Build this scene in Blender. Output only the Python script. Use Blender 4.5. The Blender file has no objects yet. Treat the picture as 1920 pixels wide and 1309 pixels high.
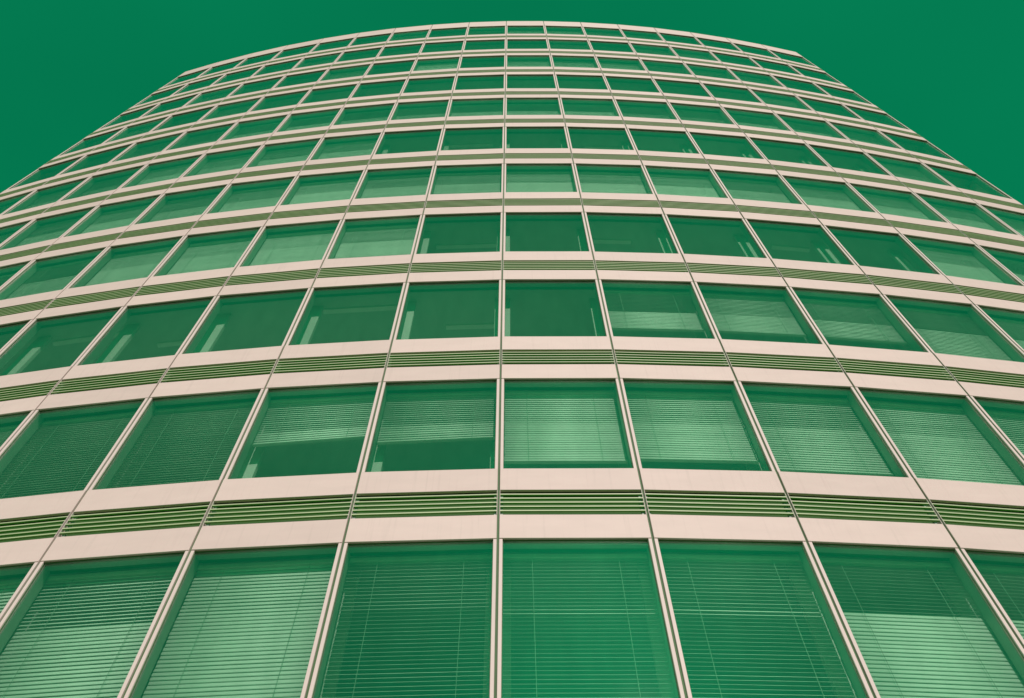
import bpy, math, random
from mathutils import Matrix, Vector
random.seed(11)
R_ = math.radians
SC = bpy.context.scene
COL = SC.collection

# ------------------------------------------------------------------ camera
EYE = 1.6
HEAD0 = 8.287 + EYE           # height of the lowest window head line in view
TILT, ROLL, YAW = 1.1027, -0.0061, -0.0072
cam_d = bpy.data.cameras.new('camera')
cam = bpy.data.objects.new('camera', cam_d)
COL.objects.link(cam)
SC.camera = cam
cam_d.sensor_fit = 'HORIZONTAL'
cam_d.sensor_width = 36.0
cam_d.lens = 1816.87 / 1920.0 * 36.0
cam_d.clip_start = 0.1
cam_d.clip_end = 3000.0
_cy, _sy, _ct, _st = math.cos(YAW), math.sin(YAW), math.cos(TILT), math.sin(TILT)
_x = Vector((_cy, -_sy, 0)); _y = Vector((_sy, _cy, 0)); _z = Vector((0, 0, 1))
_fwd = _ct * _y + _st * _z
_up = -_st * _y + _ct * _z
_cr, _sr = math.cos(ROLL), math.sin(ROLL)
_r2 = _cr * _x + _sr * _up
_u2 = -_sr * _x + _cr * _up
m = Matrix(((_r2.x, _u2.x, -_fwd.x, 0.0168), (_r2.y, _u2.y, -_fwd.y, -6.4428), (_r2.z, _u2.z, -_fwd.z, EYE), (0, 0, 0, 1)))
cam.matrix_world = m

# ------------------------------------------------------------------ sky and sun
SUN_EL, SUN_AZ = R_(40.5), R_(10.0)       # azimuth: to the right of straight behind the camera
SKY_STRENGTH = 0.10
world = bpy.data.worlds.new('World')
SC.world = world
world.use_nodes = True
nt = world.node_tree
nt.nodes.clear()
sky = nt.nodes.new('ShaderNodeTexSky')
sky.sky_type = 'NISHITA'
sky.sun_disc = False
sky.sun_elevation = SUN_EL
sky.sun_rotation = math.pi - SUN_AZ
sky.altitude = 0.0
sky.air_density = 1.0
sky.dust_density = 0.6
bw = nt.nodes.new('ShaderNodeRGBToBW')
pw = nt.nodes.new('ShaderNodeMath'); pw.operation = 'POWER'; pw.inputs[1].default_value = 0.62
tint = nt.nodes.new('ShaderNodeVectorMath'); tint.operation = 'SCALE'
tint.inputs[0].default_value = (0.010, 1.69, 0.705)
bg = nt.nodes.new('ShaderNodeBackground'); bg.inputs[1].default_value = SKY_STRENGTH
out = nt.nodes.new('ShaderNodeOutputWorld')
nt.links.new(sky.outputs[0], bw.inputs[0])
nt.links.new(bw.outputs[0], pw.inputs[0])
tcw = nt.nodes.new('ShaderNodeTexCoord')
hz = nt.nodes.new('ShaderNodeTexNoise'); hz.inputs['Scale'].default_value = 2.2; hz.inputs['Detail'].default_value = 3.0
hm = nt.nodes.new('ShaderNodeMapRange'); hm.inputs[1].default_value = 0.3; hm.inputs[2].default_value = 0.7
hm.inputs[3].default_value = 0.91; hm.inputs[4].default_value = 1.07
mulw = nt.nodes.new('ShaderNodeMath'); mulw.operation = 'MULTIPLY'
nt.links.new(tcw.outputs['Generated'], hz.inputs['Vector'])
nt.links.new(hz.outputs[0], hm.inputs[0])
nt.links.new(pw.outputs[0], mulw.inputs[0])
nt.links.new(hm.outputs[0], mulw.inputs[1])
nt.links.new(mulw.outputs[0], tint.inputs['Scale'])
nt.links.new(tint.outputs[0], bg.inputs[0])
nt.links.new(bg.outputs[0], out.inputs[0])

sun_d = bpy.data.lights.new('sun', 'SUN')
sun_d.energy = 3.65
sun_d.color = (1.0, 0.83, 0.80)
sun_d.angle = R_(0.53)
sun = bpy.data.objects.new('sun', sun_d)
COL.objects.link(sun)
to_sun = Vector((math.sin(SUN_AZ) * math.cos(SUN_EL), -math.cos(SUN_AZ) * math.cos(SUN_EL), math.sin(SUN_EL)))
sun.rotation_euler = to_sun.to_track_quat('Z', 'Y').to_euler()
sun.location = (6, -30, 40)

vs = SC.view_settings
vs.view_transform = 'Standard'
vs.look = 'None'
vs.exposure = 0.0
vs.gamma = 1.0
vs.use_curve_mapping = False
cy = SC.cycles
cy.max_bounces = 10
cy.transparent_max_bounces = 24
cy.diffuse_bounces = 4
cy.glossy_bounces = 4
cy.sample_clamp_indirect = 6.0
cy.use_denoising = True

# ------------------------------------------------------------------ materials
def new_mat(name):
    mt = bpy.data.materials.new(name)
    mt.use_nodes = True
    n = mt.node_tree
    n.nodes.clear()
    o = n.nodes.new('ShaderNodeOutputMaterial')
    return mt, n, o

def node(n, t, **kw):
    x = n.nodes.new(t)
    for k, v in kw.items():
        setattr(x, k, v)
    return x

def paint(name, col, rough=0.5, metal=0.0, spec=0.5, var=0.05, scale=(1, 1, 1), nscale=3.0, bump=0.0, bscale=2.0, rand=0.04, dirt=0.0, emit=None):
    mt, n, o = new_mat(name)
    L = n.links.new
    p = node(n, 'ShaderNodeBsdfPrincipled')
    tc = node(n, 'ShaderNodeTexCoord')
    mp = node(n, 'ShaderNodeMapping'); mp.inputs['Scale'].default_value = scale
    oi = node(n, 'ShaderNodeObjectInfo')
    off = node(n, 'ShaderNodeVectorMath', operation='SCALE'); off.inputs[0].default_value = (37.0, 19.0, 53.0)
    L(oi.outputs['Random'], off.inputs['Scale'])
    ad = node(n, 'ShaderNodeVectorMath', operation='ADD')
    L(tc.outputs['Object'], ad.inputs[0]); L(off.outputs[0], ad.inputs[1]); L(ad.outputs[0], mp.inputs[0])
    nz = node(n, 'ShaderNodeTexNoise'); nz.inputs['Scale'].default_value = nscale; nz.inputs['Detail'].default_value = 5.0
    L(mp.outputs[0], nz.inputs['Vector'])
    mr = node(n, 'ShaderNodeMapRange'); mr.inputs[1].default_value = 0.3; mr.inputs[2].default_value = 0.7
    mr.inputs[3].default_value = 1.0 - var; mr.inputs[4].default_value = 1.0 + var * 0.5
    L(nz.outputs[0], mr.inputs[0])
    rr = node(n, 'ShaderNodeMapRange'); rr.inputs[3].default_value = 1.0 - rand; rr.inputs[4].default_value = 1.0 + rand * 0.4
    L(oi.outputs['Random'], rr.inputs[0])
    mu = node(n, 'ShaderNodeMath', operation='MULTIPLY'); L(mr.outputs[0], mu.inputs[0]); L(rr.outputs[0], mu.inputs[1])
    last = mu
    if dirt > 0:
        m2 = node(n, 'ShaderNodeMapping'); m2.inputs['Scale'].default_value = (26.0, 26.0, 0.9)
        L(ad.outputs[0], m2.inputs[0])
        n2 = node(n, 'ShaderNodeTexNoise'); n2.inputs['Scale'].default_value = 1.0; n2.inputs['Detail'].default_value = 4.0
        L(m2.outputs[0], n2.inputs['Vector'])
        r2 = node(n, 'ShaderNodeMapRange'); r2.inputs[1].default_value = 0.56; r2.inputs[2].default_value = 0.8
        r2.inputs[3].default_value = 1.0; r2.inputs[4].default_value = 1.0 - dirt
        L(n2.outputs[0], r2.inputs[0])
        m3 = node(n, 'ShaderNodeMath', operation='MULTIPLY'); L(mu.outputs[0], m3.inputs[0]); L(r2.outputs[0], m3.inputs[1])
        last = m3
    sc = node(n, 'ShaderNodeVectorMath', operation='SCALE'); sc.inputs[0].default_value = col
    L(last.outputs[0], sc.inputs['Scale'])
    L(sc.outputs[0], p.inputs['Base Color'])
    p.inputs['Roughness'].default_value = rough
    p.inputs['Metallic'].default_value = metal
    p.inputs['Specular IOR Level'].default_value = spec
    if bump > 0:
        bz = node(n, 'ShaderNodeTexNoise'); bz.inputs['Scale'].default_value = bscale; bz.inputs['Detail'].default_value = 2.0
        L(ad.outputs[0], bz.inputs['Vector'])
        bp = node(n, 'ShaderNodeBump'); bp.inputs['Strength'].default_value = bump; bp.inputs['Distance'].default_value = 0.01
        L(bz.outputs[0], bp.inputs['Height']); L(bp.outputs[0], p.inputs['Normal'])
    L(p.outputs[0], o.inputs[0])
    return mt

def glass_mat(name, tintcol, ior):
    mt, n, o = new_mat(name)
    L = n.links.new
    tr = node(n, 'ShaderNodeBsdfTransparent')
    gl = node(n, 'ShaderNodeBsdfGlossy'); gl.inputs['Roughness'].default_value = 0.015
    gl.inputs['Color'].default_value = (0.92, 0.97, 0.94, 1)
    ge = node(n, 'ShaderNodeNewGeometry')
    dt = node(n, 'ShaderNodeVectorMath', operation='DOT_PRODUCT'); L(ge.outputs['Normal'], dt.inputs[0]); L(ge.outputs['Incoming'], dt.inputs[1])
    ab = node(n, 'ShaderNodeMath', operation='ABSOLUTE'); L(dt.outputs['Value'], ab.inputs[0])
    on = node(n, 'ShaderNodeMath', operation='SUBTRACT'); on.inputs[0].default_value = 1.0; L(ab.outputs[0], on.inputs[1])
    p5 = node(n, 'ShaderNodeMath', operation='POWER'); p5.inputs[1].default_value = 4.2; L(on.outputs[0], p5.inputs[0])
    fr = node(n, 'ShaderNodeMath', operation='MULTIPLY_ADD'); L(p5.outputs[0], fr.inputs[0])
    fr.inputs[1].default_value = 1.0 - ior; fr.inputs[2].default_value = ior     # Schlick, head-on reflectance per face
    mx = node(n, 'ShaderNodeMixShader')
    tc = node(n, 'ShaderNodeTexCoord'); oi = node(n, 'ShaderNodeObjectInfo')
    off = node(n, 'ShaderNodeVectorMath', operation='SCALE'); off.inputs[0].default_value = (31.0, 17.0, 43.0)
    L(oi.outputs['Random'], off.inputs['Scale'])
    ad = node(n, 'ShaderNodeVectorMath', operation='ADD'); L(tc.outputs['Object'], ad.inputs[0]); L(off.outputs[0], ad.inputs[1])
    # slight roller-wave in the pane and a film of dust
    nz = node(n, 'ShaderNodeTexNoise'); nz.inputs['Scale'].default_value = 0.9; nz.inputs['Detail'].default_value = 1.0
    L(ad.outputs[0], nz.inputs['Vector'])
    bp = node(n, 'ShaderNodeBump'); bp.inputs['Strength'].default_value = 0.12; bp.inputs['Distance'].default_value = 0.01
    L(nz.outputs[0], bp.inputs['Height']); L(bp.outputs[0], gl.inputs['Normal'])
    mp = node(n, 'ShaderNodeMapping'); mp.inputs['Scale'].default_value = (5.0, 5.0, 1.2); L(ad.outputs[0], mp.inputs[0])
    n2 = node(n, 'ShaderNodeTexNoise'); n2.inputs['Scale'].default_value = 1.0; n2.inputs['Detail'].default_value = 6.0
    L(mp.outputs[0], n2.inputs['Vector'])
    mr = node(n, 'ShaderNodeMapRange'); mr.inputs[1].default_value = 0.35; mr.inputs[2].default_value = 0.75
    mr.inputs[3].default_value = 1.0; mr.inputs[4].default_value = 0.95
    L(n2.outputs[0], mr.inputs[0])
    rr = node(n, 'ShaderNodeMapRange'); rr.inputs[3].default_value = 0.95; rr.inputs[4].default_value = 1.02
    L(oi.outputs['Random'], rr.inputs[0])
    mu = node(n, 'ShaderNodeMath', operation='MULTIPLY'); L(mr.outputs[0], mu.inputs[0]); L(rr.outputs[0], mu.inputs[1])
    sc = node(n, 'ShaderNodeVectorMath', operation='SCALE'); sc.inputs[0].default_value = tintcol
    L(mu.outputs[0], sc.inputs['Scale']); L(sc.outputs[0], tr.inputs['Color'])
    L(fr.outputs[0], mx.inputs[0]); L(tr.outputs[0], mx.inputs[1]); L(gl.outputs[0], mx.inputs[2])
    L(mx.outputs[0], o.inputs[0])
    return mt

M = {}
M['panel'] = paint('cream_metal_cladding', (0.84, 0.585, 0.615), rough=0.55, metal=0.0, spec=0.17, var=0.035, nscale=2.2, scale=(1, 1, 3), bump=0.06, bscale=1.3, rand=0.05, dirt=0.08)
M['stile'] = paint('cream_metal_window_frame', (0.85, 0.61, 0.655), rough=0.55, metal=0.0, spec=0.17, var=0.03, rand=0.02)
M['slat_nose'] = paint('louvre_nose_lit', (0.52, 0.53, 0.34), rough=0.55, var=0.08, rand=0.12)  # sunlit look of the slat fronts put into a paler colour
M['slat'] = paint('louvre_blade_shaded', (0.15, 0.44, 0.08), rough=0.6, metal=0.0, var=0.05, nscale=5, rand=0.06)  # dark green stands in for shade on the blade undersides
M['gasket'] = paint('dark_rubber_gasket', (0.06, 0.14, 0.045), rough=0.7, var=0.2, rand=0.1)
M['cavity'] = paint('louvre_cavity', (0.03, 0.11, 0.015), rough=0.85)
M['mullion'] = paint('painted_mullion', (0.26, 0.33, 0.27), rough=0.5, rand=0.03)
M['column'] = paint('white_column_casing', (0.58, 0.60, 0.54), rough=0.6)
M['ceiling'] = paint('office_ceiling', (0.50, 0.53, 0.48), rough=0.9)
M['core'] = paint('office_wall', (0.28, 0.32, 0.28), rough=0.9)
M['blind'] = paint('blind_slat_enamel', (0.84, 0.87, 0.80), rough=0.55, spec=0.25, var=0.04, rand=0.07)
M['rail'] = paint('blind_rail_enamel', (0.55, 0.60, 0.52), rough=0.4)
M['cord'] = paint('blind_cord', (0.30, 0.40, 0.32), rough=0.8)
M['lamp'] = paint('ceiling_lamp_plastic', (0.8, 0.82, 0.76), rough=0.5)
M['glass'] = glass_mat('green_tinted_glass', (0.89, 0.985, 0.935), 0.15)
M['ground'] = paint('ground_bounce_green', (0.07, 0.13, 0.04), rough=0.95, var=0.3, nscale=0.6, rand=0.0)  # unseen ground, green picked to bounce olive light onto undersides
M['roof'] = paint('roof_membrane', (0.22, 0.22, 0.2), rough=0.9)

# ------------------------------------------------------------------ mesh helpers
def mesh(name, verts, faces, mat):
    me = bpy.data.meshes.new(name)
    me.from_pydata(verts, [], faces)
    me.materials.append(mat)
    me.update()
    return me

class MB:
    def __init__(s):
        s.v = []; s.f = []
    def quadbox(s, p):
        """p: 8 points, bottom ring then top ring"""
        b = len(s.v); s.v += [tuple(q) for q in p]
        for f in ((3, 2, 1, 0), (4, 5, 6, 7), (0, 1, 5, 4), (1, 2, 6, 5), (2, 3, 7, 6), (3, 0, 4, 7)):
            s.f.append(tuple(b + i for i in f))
    def box(s, x0, x1, y0, y1, z0, z1):
        s.quadbox([(x0, y0, z0), (x1, y0, z0), (x1, y1, z0), (x0, y1, z0), (x0, y0, z1), (x1, y0, z1), (x1, y1, z1), (x0, y1, z1)])
        return s
    def cbox(s, x0, x1, y0, y1, z0, z1, c=0.004):
        """box whose front (y0) edges are chamfered"""
        b = len(s.v)
        def ring(d, y):
            return [(x0 + d, y, z0 + d), (x1 - d, y, z0 + d), (x1 - d, y, z1 - d), (x0 + d, y, z1 - d)]
        s.v += ring(c, y0) + ring(0, y0 + c) + ring(0, y1)
        s.f.append((b, b + 1, b + 2, b + 3))
        for r in (0, 4):
            for i in range(4):
                j = (i + 1) % 4
                s.f.append((b + r + j, b + r + i, b + r + 4 + i, b + r + 4 + j))
        s.f.append((b + 11, b + 10, b + 9, b + 8))
        return s
    def prism(s, prof, x0, x1):
        """profile of (y, z) points extruded along x"""
        b = len(s.v); k = len(prof)
        s.v += [(x0, y, z) for y, z in prof] + [(x1, y, z) for y, z in prof]
        for i in range(k):
            j = (i + 1) % k
            s.f.append((b + i, b + j, b + k + j, b + k + i))
        s.f.append(tuple(b + i for i in reversed(range(k))))
        s.f.append(tuple(b + k + i for i in range(k)))
        return s
    def mesh(s, name, mat):
        return mesh(name, s.v, s.f, mat)

def add(name, data, parent=None, loc=(0, 0, 0), rz=0.0, rot=None):
    o = bpy.data.objects.new(name, data)
    COL.objects.link(o)
    o.parent = parent
    o.location = loc
    o.rotation_euler = rot if rot else (0, 0, rz)
    return o

# ------------------------------------------------------------------ the setting
gm = MB(); gm.v = [(-1500, -1500, 0), (1500, -1500, 0), (1500, 1500, 0), (-1500, 1500, 0)]; gm.f = [(0, 1, 2, 3)]
g = add('ground', gm.mesh('ground', M['ground'])); g['kind'] = 'structure'
g['label'] = 'unseen ground around the tower, coloured dark green for its bounce light'

# ------------------------------------------------------------------ tower geometry
W = 1.65                       # bay
RAD = 55.813                   # plan radius of the facade
OFF = -0.1164
H = 3.5579                     # storey
B0, B1 = -9, 8                 # joints at the two ends
HALF = W / 2
RB = RAD * math.cos(0.5 * W / RAD)
LB, LT, SILL = 0.420, 0.885, 1.324     # louvre bottom / top, sill, above a window head
TOP = 1.263
ROWS = 11                      # window heads 0..10 in view, -1 and -2 below the frame

def bay_frame(b):
    a = (b + 0.5 + OFF) * W / RAD
    return a, (RB * math.sin(a), RAD - RB * math.cos(a))

def at(b, x, y, z):
    """bay-local point (x along the bay, y into the building) to world"""
    a, (cx, cyy) = bay_frame(b)
    return (cx + x * math.cos(a) - y * math.sin(a), cyy + x * math.sin(a) + y * math.cos(a), z)

def arc(k, d):
    a = (k + OFF) * W / RAD
    r = RAD - d
    return (r * math.sin(a), RAD - r * math.cos(a))

tower = bpy.data.objects.new('office_tower', None)
COL.objects.link(tower)
tower.location = (0, 0, 0)
tower['label'] = 'curved office tower with cream cladding bands, louvres and green tinted windows'
tower['category'] = 'building'

def arc_block(name, d0, d1, z0, z1, mat, k0=B0, k1=B1, inset=0.0):
    v = []; f = []
    ks = [k0 + inset] + list(range(k0 + 1, k1)) + [k1 - inset]
    for k in ks:
        p, q = arc(k, d0), arc(k, d1)
        v += [(p[0], p[1], z0), (q[0], q[1], z0), (q[0], q[1], z1), (p[0], p[1], z1)]
    n = len(ks)
    for i in range(n - 1):
        a, b = 4 * i, 4 * i + 4
        for j in range(4):
            j2 = (j + 1) % 4
            f.append((a + j, b + j, b + j2, a + j2))
    f.append((0, 1, 2, 3)); e = 4 * (n - 1); f.append((e + 3, e + 2, e + 1, e))
    return add(name, mesh(name, v, f, mat), tower)

GAP = 0.0135
PW = HALF - GAP
# shared meshes, bay-local, z measured from the window head line
me_head = MB().cbox(-PW, PW, 0.0, 0.032, 0.004, LB).mesh('head_panel', M['panel'])
me_sill = MB().cbox(-PW, PW, 0.0, 0.032, LT, SILL).mesh('sill_panel', M['panel'])
me_top = MB().cbox(-PW, PW, 0.0, 0.032, 0.004, TOP).mesh('parapet_panel', M['panel'])
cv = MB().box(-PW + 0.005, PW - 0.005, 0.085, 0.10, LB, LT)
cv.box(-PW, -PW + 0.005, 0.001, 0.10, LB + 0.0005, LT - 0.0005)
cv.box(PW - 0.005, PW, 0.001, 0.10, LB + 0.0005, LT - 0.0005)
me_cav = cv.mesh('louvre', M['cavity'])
me_cav.materials.append(M['stile'])
for i in range(6, 18):
    me_cav.polygons[i].material_index = 1       # cheeks at both ends of the louvre
SL = [(0.0030, -0.010), (0.002, -0.008), (0.002, 0.009), (0.005, 0.011), (0.024, 0.013), (0.024, -0.010)]
def slat_z(i):
    return LB + 0.0775 * (i + 1)
me_slat = MB().prism(SL, -PW + 0.0055, PW - 0.0055).mesh('slat', M['slat'])
me_slat.materials.append(M['slat_nose'])
for i in (0, 1, 2):
    me_slat.polygons[i].material_index = 1
WT = SILL - H                  # window bottom below its head line
ST = 0.050
me_stile_l = MB().cbox(-PW, -HALF + ST, 0.006, 0.060, WT + 0.002, 0.002, 0.003).mesh('stile', M['stile'])
me_stile_r = MB().cbox(HALF - ST, PW, 0.006, 0.060, WT + 0.002, 0.002, 0.003).mesh('stile', M['stile'])
me_pane = MB().box(-HALF + ST, HALF - ST, 0.034, 0.044, WT, 0.0).mesh('pane', M['glass'])
gk = MB()
gk.box(-HALF + ST, HALF - ST, 0.024, 0.033, -0.010, 0.003)
gk.box(-HALF + ST, HALF - ST, 0.024, 0.033, WT, WT + 0.006)
gk.box(-HALF + ST, -HALF + ST + 0.006, 0.024, 0.033, WT + 0.006, -0.010)
gk.box(HALF - ST - 0.006, HALF - ST, 0.024, 0.033, WT + 0.006, -0.010)
me_gasket = gk.mesh('gasket', M['gasket'])

def jit(s):
    return R_(random.uniform(-s, s))

# how far each row is in view (bays), used to choose which louvre slats stand alone
VIEW = {0: (-4, 3), 1: (-5, 4), 2: (-6, 5), 3: (-7, 6), 4: (-8, 7)}
rest = MB()
for r in range(-1, ROWS):
    z = HEAD0 + r * H
    for b in range(B0, B1):
        a, (cx, cyy) = bay_frame(b)
        L = (cx, cyy, z)
        jr = (jit(0.10), 0, a + jit(0.12))
        if r < ROWS - 1:
            add('head_panel', me_head, tower, L, rot=jr)
            add('sill_panel', me_sill, tower, L, rot=(jit(0.10), 0, a + jit(0.12)))
            lv = add('louvre', me_cav, tower, L, a)
            lo, hi = VIEW.get(r, (99, -99))
            for i in range(5):
                if lo <= b <= hi:
                    add('slat', me_slat, lv, (0, 0, slat_z(i)), rot=(jit(0.5), 0, 0))
                else:
                    bm = MB().prism([(y, q + slat_z(i)) for y, q in SL], -PW + 0.0055, PW - 0.0055)
                    o = len(rest.v)
                    rest.v += [at(b, x, y, z + q) for x, y, q in bm.v]
                    rest.f += [tuple(o + t for t in f) for f in bm.f]
        else:
            add('parapet_panel', me_top, tower, L, rot=jr)
        w = bpy.data.objects.new('window', None)
        COL.objects.link(w); w.parent = tower; w.location = L; w.rotation_euler = (0, 0, a)
        add('stile', me_stile_l, w)
        add('stile', me_stile_r, w)
        add('pane', me_pane, w, rot=(jit(0.08), 0, jit(0.08)))
        add('gasket', me_gasket, w)
ls = add('louvre_slats', rest.mesh('louvre_slats', M['slat']), tower)
ls['kind'] = 'stuff'
ls.data.materials.append(M['slat_nose'])
for p in ls.data.polygons:
    p.material_index = 1 if p.index % 8 in (0, 1, 2) else 0

# plinth below
for b in range(B0, B1):
    a, (cx, cyy) = bay_frame(b)
    add('plinth_panel', bpy.data.meshes.get('plinth_panel') or MB().cbox(-PW, PW, 0.0, 0.032, 0.0, HEAD0 - 2 * H + SILL - 0.004).mesh('plinth_panel', M['panel']), tower, (cx, cyy, 0), a)

# vertical joints: rubber strip in the groove, mullion and column casing behind
z_lo, z_hi = 0.0, HEAD0 + 10 * H + TOP
for k in range(B0, B1 + 1):
    a = (k + OFF) * W / RAD
    x, y = arc(k, 0)
    e = 0.0
    if k == B0: e = 0.05
    if k == B1: e = -0.05
    add('joint_gasket', MB().box(-GAP + 0.0005, GAP - 0.0005, 0.030, 0.046, z_lo, z_hi - 0.01).mesh('joint_gasket', M['gasket']), tower, (x, y, 0), a)
    add('mullion', MB().box(-0.05 + e, 0.05 + e, 0.062, 0.205, z_lo, z_hi - 0.05).mesh('mullion', M['mullion']), tower, (x, y, 0), a)
    e2 = e * 2.6
    add('column', MB().box(-0.13 + e2, 0.13 + e2, 0.40, 0.46, z_lo, z_hi - 0.1).mesh('column', M['column']), tower, (x, y, 0), a)

# floors: a slab with its ceiling per storey, a head lining over each window row
for r in range(-1, ROWS):
    z = HEAD0 + r * H
    top = SILL if r < ROWS - 1 else TOP
    arc_block('head_lining', 0.0465, 0.145, z + 0.006, z + 0.03, M['mullion'], inset=0.02)
    arc_block('floor_slab', 0.207, 8.0, z + 0.10, z + top - 0.03, M['ceiling'], inset=0.05)
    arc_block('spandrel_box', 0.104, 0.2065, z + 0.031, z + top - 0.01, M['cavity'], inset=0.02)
    if r < ROWS - 1:
        arc_block('window_board', 0.048, 0.2063, z + top - 0.008, z + top - 0.001, M['mullion'], inset=0.02)
arc_block('floor_slab', 0.10, 8.0, 0.05, HEAD0 - 2 * H + SILL - 0.02, M['ceiling'], inset=0.05)
arc_block('core_wall', 8.0, 20.0, 0.0, z_hi + 2.5, M['core'], inset=0.05)
arc_block('roof', 0.2, 20.0, z_hi - 0.03, z_hi - 0.01, M['roof'], inset=0.05)
for k, s in ((B0, 1), (B1, -1)):
    a = (k + OFF) * W / RAD
    x, y = arc(k, 0)
    x0, x1 = sorted((0.0, s * 0.04))
    add('end_wall', MB().box(x0, x1, 0.21, 19.5, 0.0, z_hi - 0.04).mesh('end_wall', M['panel']), tower, (x, y, 0), a)

# ceiling lamps and cable trays near the glass, not the same in every room
for r, b, x0, x1, y in ((5, 1, -.3, .8, .60), (5, 2, -.7, .7, .62), (5, 3, -.8, .5, .62), (5, 4, -.6, .6, .60), (7, 2, -.7, .3, .55), (7, 4, -.5, .7, .5),
                        (2, -2, -.7, .6, .50), (2, -1, -.2, .7, .92), (2, -4, -.5, .5, .85), (2, -5, -.7, .7, .55), (3, 1, -.6, .2, .66), (3, 3, -.1, .7, .60),
                        (3, -1, -.6, .7, .75), (5, -1, -.7, .5, .52), (7, -2, -.3, .7, .55), (9, 0, -.6, .6, .50)):
    a, (cx, cyy) = bay_frame(b)
    add('ceiling_lamp', MB().box(x0, x1, -.04, .04, 0.06, 0.0995).mesh('ceiling_lamp', M['lamp']), tower, at(b, 0, y, HEAD0 + r * H), rz=a)

# ------------------------------------------------------------------ blinds
# per row: {bay: (drop 0..1, tilt of the upper zone, tilt of the lower zone, slant)}
BR, MIDT, DK = -58, -30, 38      # bright (closed outwards), half open, dark (turned up)
BL = {
 0: {-4: (1, -72, -78, 0), -3: (1, -58, -76, 0), -2: (1, -76, -80, 0), -1: (1, -49, -44, 0), 0: (1, -48, -43, 0), 1: (1, -47, -42, 0), 2: (1, -43, -80, 0), 3: (1, -43, -80, 0)},
 1: {-5: (1, -44, -46, 0), -4: (1, -44, -46, 0), -3: (1, -44, -46, 0), -2: (.49, -70, -80, .04), -1: (.54, -70, -80, .035), 0: (.79, -79, -84, 0), 1: (.78, -75, -84, 0), 2: (.84, -70, -81, 0), 3: (1, -73, -79, 0), 4: (1, -70, -79, 0)},
 2: {1: (.66, -58, -84, 0), 2: (.68, -72, -82, 0), 3: (.68, -70, -80, 0), 4: (1, -52, -80, 0), 5: (1, -52, -80, 0)},
 3: {-7: (1, -62, -74, 0), -6: (1, -60, -72, 0), -5: (1, -72, -78, 0), -4: (1, -74, -78, 0), -3: (1, -76, -80, 0), -2: (1, -72, -80, 0), 5: (.84, -72, -80, 0), 6: (1, -62, -76, 0)},
 4: {b: (1, -72, -80, 0) for b in range(-8, 8)},
 5: {-9: (1, -72, -78, 0), -8: (1, -72, -78, 0), -7: (.9, -72, -78, 0), -6: (1, -72, -78, 0), -5: (.85, -74, -78, 0), -4: (.8, -72, -80, 0), -3: (.8, -72, -80, 0), 6: (1, -60, -72, 0)},
 6: {b: (1, -62, -76, 0) for b in range(-7, 7)},
 7: {-8: (1, -62, -76, 0), -6: (1, -62, -76, 0), 5: (1, -52, -72, 0)},
 8: {-7: (1, -72, -78, 0), -4: (1, -72, -78, 0), -2: (1, -78, -82, 0), 0: (1, -78, -82, 0), 1: (1, -78, -82, 0), 2: (1, -78, -80, 0), 3: (1, -62, -72, 0), 4: (.9, -62, -74, 0), 5: (1, -62, -74, 0)},
 9: {-5: (1, -62, -72, 0), 1: (1, -72, -80, 0), 3: (1, -72, -80, 0), 4: (1, -72, -76, 0)},
 10: {-3: (1, -62, -72, 0), -1: (1, -72, -78, 0), 0: (1, -76, -80, 0), 1: (1, -76, -80, 0), 2: (1, -72, -80, 0), 3: (1, -72, -78, 0)},
}
BW, BD = 0.765, 0.225            # half width, depth of the slat axis behind the panel face
PITCH, SW = 0.0540, 0.060
BTOP = -0.075

def slat_prof(t=0.0012, sw=SW, crown=0.0022):
    pts = []
    n = 4
    up = []; lo = []
    for i in range(n + 1):
        u = i / n
        y = (u - 0.5) * sw
        c = crown * (1 - (2 * u - 1) ** 2)
        up.append((y, c + t)); lo.append((y, c))
    return up + lo[::-1]
me_bs = MB().prism(slat_prof(), -BW, BW).mesh('blind_slat', M['blind'])
for p in me_bs.polygons:
    p.use_smooth = len(p.vertices) == 4
me_hr = MB().cbox(-BW, BW, -0.03, 0.03, 0.002, 0.06, 0.004).mesh('headrail', M['rail'])
me_br = MB().cbox(-BW, BW, -0.022, 0.022, -0.016, 0.0, 0.004).mesh('bottom_rail', M['rail'])

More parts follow.
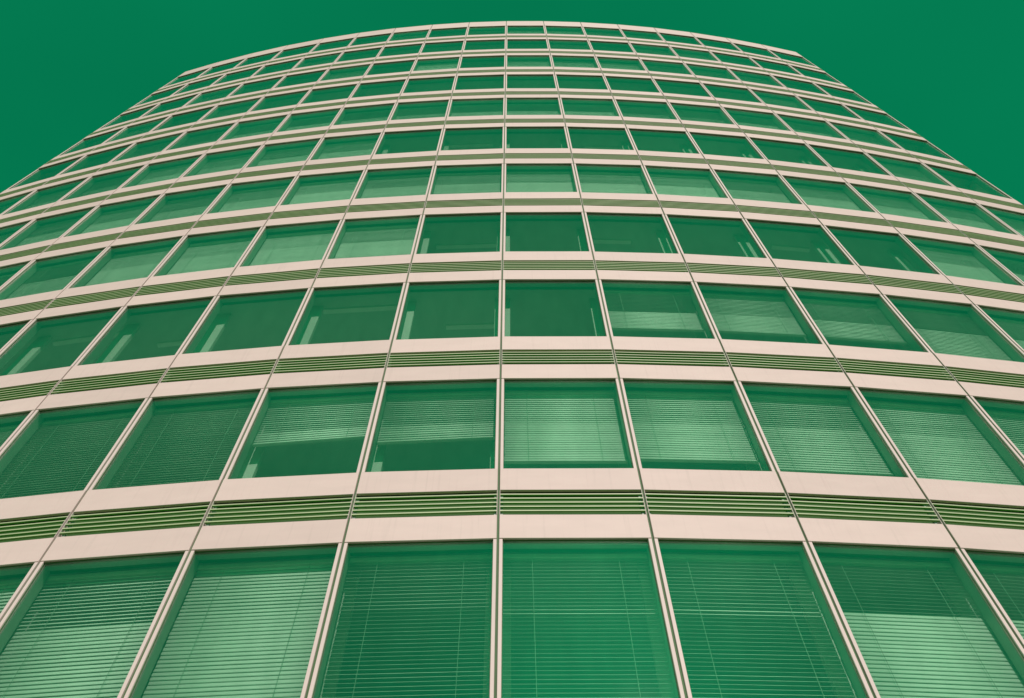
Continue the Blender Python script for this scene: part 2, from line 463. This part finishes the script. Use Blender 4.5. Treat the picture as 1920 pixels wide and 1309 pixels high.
ROWN = ['bottom window row', 'second window row from bottom', 'third window row from bottom', 'fourth window row from bottom', 'fifth window row from bottom', 'middle window row of eleven', 'fifth window row from top', 'fourth window row from top', 'third window row from top', 'second window row from top', 'top window row']
NUM = ['', 'one', 'two', 'three', 'four', 'five', 'six', 'seven', 'eight', 'nine']
def place(b):
    if b == 0: return 'centre column'
    return NUM[abs(b)] + (' columns ' if abs(b) > 1 else ' column ') + ('right' if b > 0 else 'left') + ' of centre'

for r, row in BL.items():
    for b, (drop, t1, t2, slant) in row.items():
        a, (cx, cyy) = bay_frame(b)
        z = HEAD0 + r * H
        root = bpy.data.objects.new('venetian_blind', None)
        COL.objects.link(root)
        root.location = at(b, 0, BD, z + BTOP)
        root.rotation_euler = (0, 0, a)
        state = 'raised part-way' if drop < .95 else ('closed' if t2 < -60 else 'dark half-open')
        root['label'] = ('pale ' if t2 < -60 else '') + state + ' slatted blind, ' + ROWN[r] + ', ' + place(b)
        root['category'] = 'blind'
        root['group'] = 'venetian blinds behind the tower windows'
        add('headrail', me_hr, root)
        full = (2.233 + BTOP - 0.03)
        L = full * drop
        n = int(L / PITCH)
        single = r <= 2
        mb = MB()
        zlast = 0
        base = random.uniform(-3, 3) 
        for i in range(n):
            zz = -0.022 - i * PITCH
            zl = zz + BTOP
            th = t1 if zl > -0.80 else t2
            if r >= 3 and th < -60: th -= 5
            if -0.93 < zl <= -0.80:
                if r == 0 and b in (0, 1): th = -52        # slats caught between the two zones
            th = R_(th + base + random.uniform(-1.6, 1.6))
            sl = slant * (i / max(1, n)) + random.uniform(-0.0012, 0.0012)
            # rotate so that a negative angle puts the outer edge (-y) low
            if single:
                add('slat', me_bs, root, (random.uniform(-.004, .004), 0, zz), rot=(-th, -sl, 0))
            else:
                c, s = math.cos(-th), math.sin(-th)
                bm = MB().prism([(y * c - q * s, zz + y * s + q * c) for y, q in slat_prof()], -BW, BW)
                o = len(mb.v); mb.v += bm.v; mb.f += [tuple(o + t for t in f) for f in bm.f]
            zlast = zz
        if not single:
            me = mb.mesh('slats', M['blind'])
            o = add('slats', me, root); o['kind'] = 'stuff'
        add('bottom_rail', me_br, root, (0, 0, zlast - 0.034), rot=(0, -slant, 0))
        if r <= 3:
            for x in (-0.46, 0.46):
                add('cord', MB().box(x - .002, x + .002, -0.036, -0.033, zlast - 0.04, 0.0).mesh('cord', M['cord']), root)
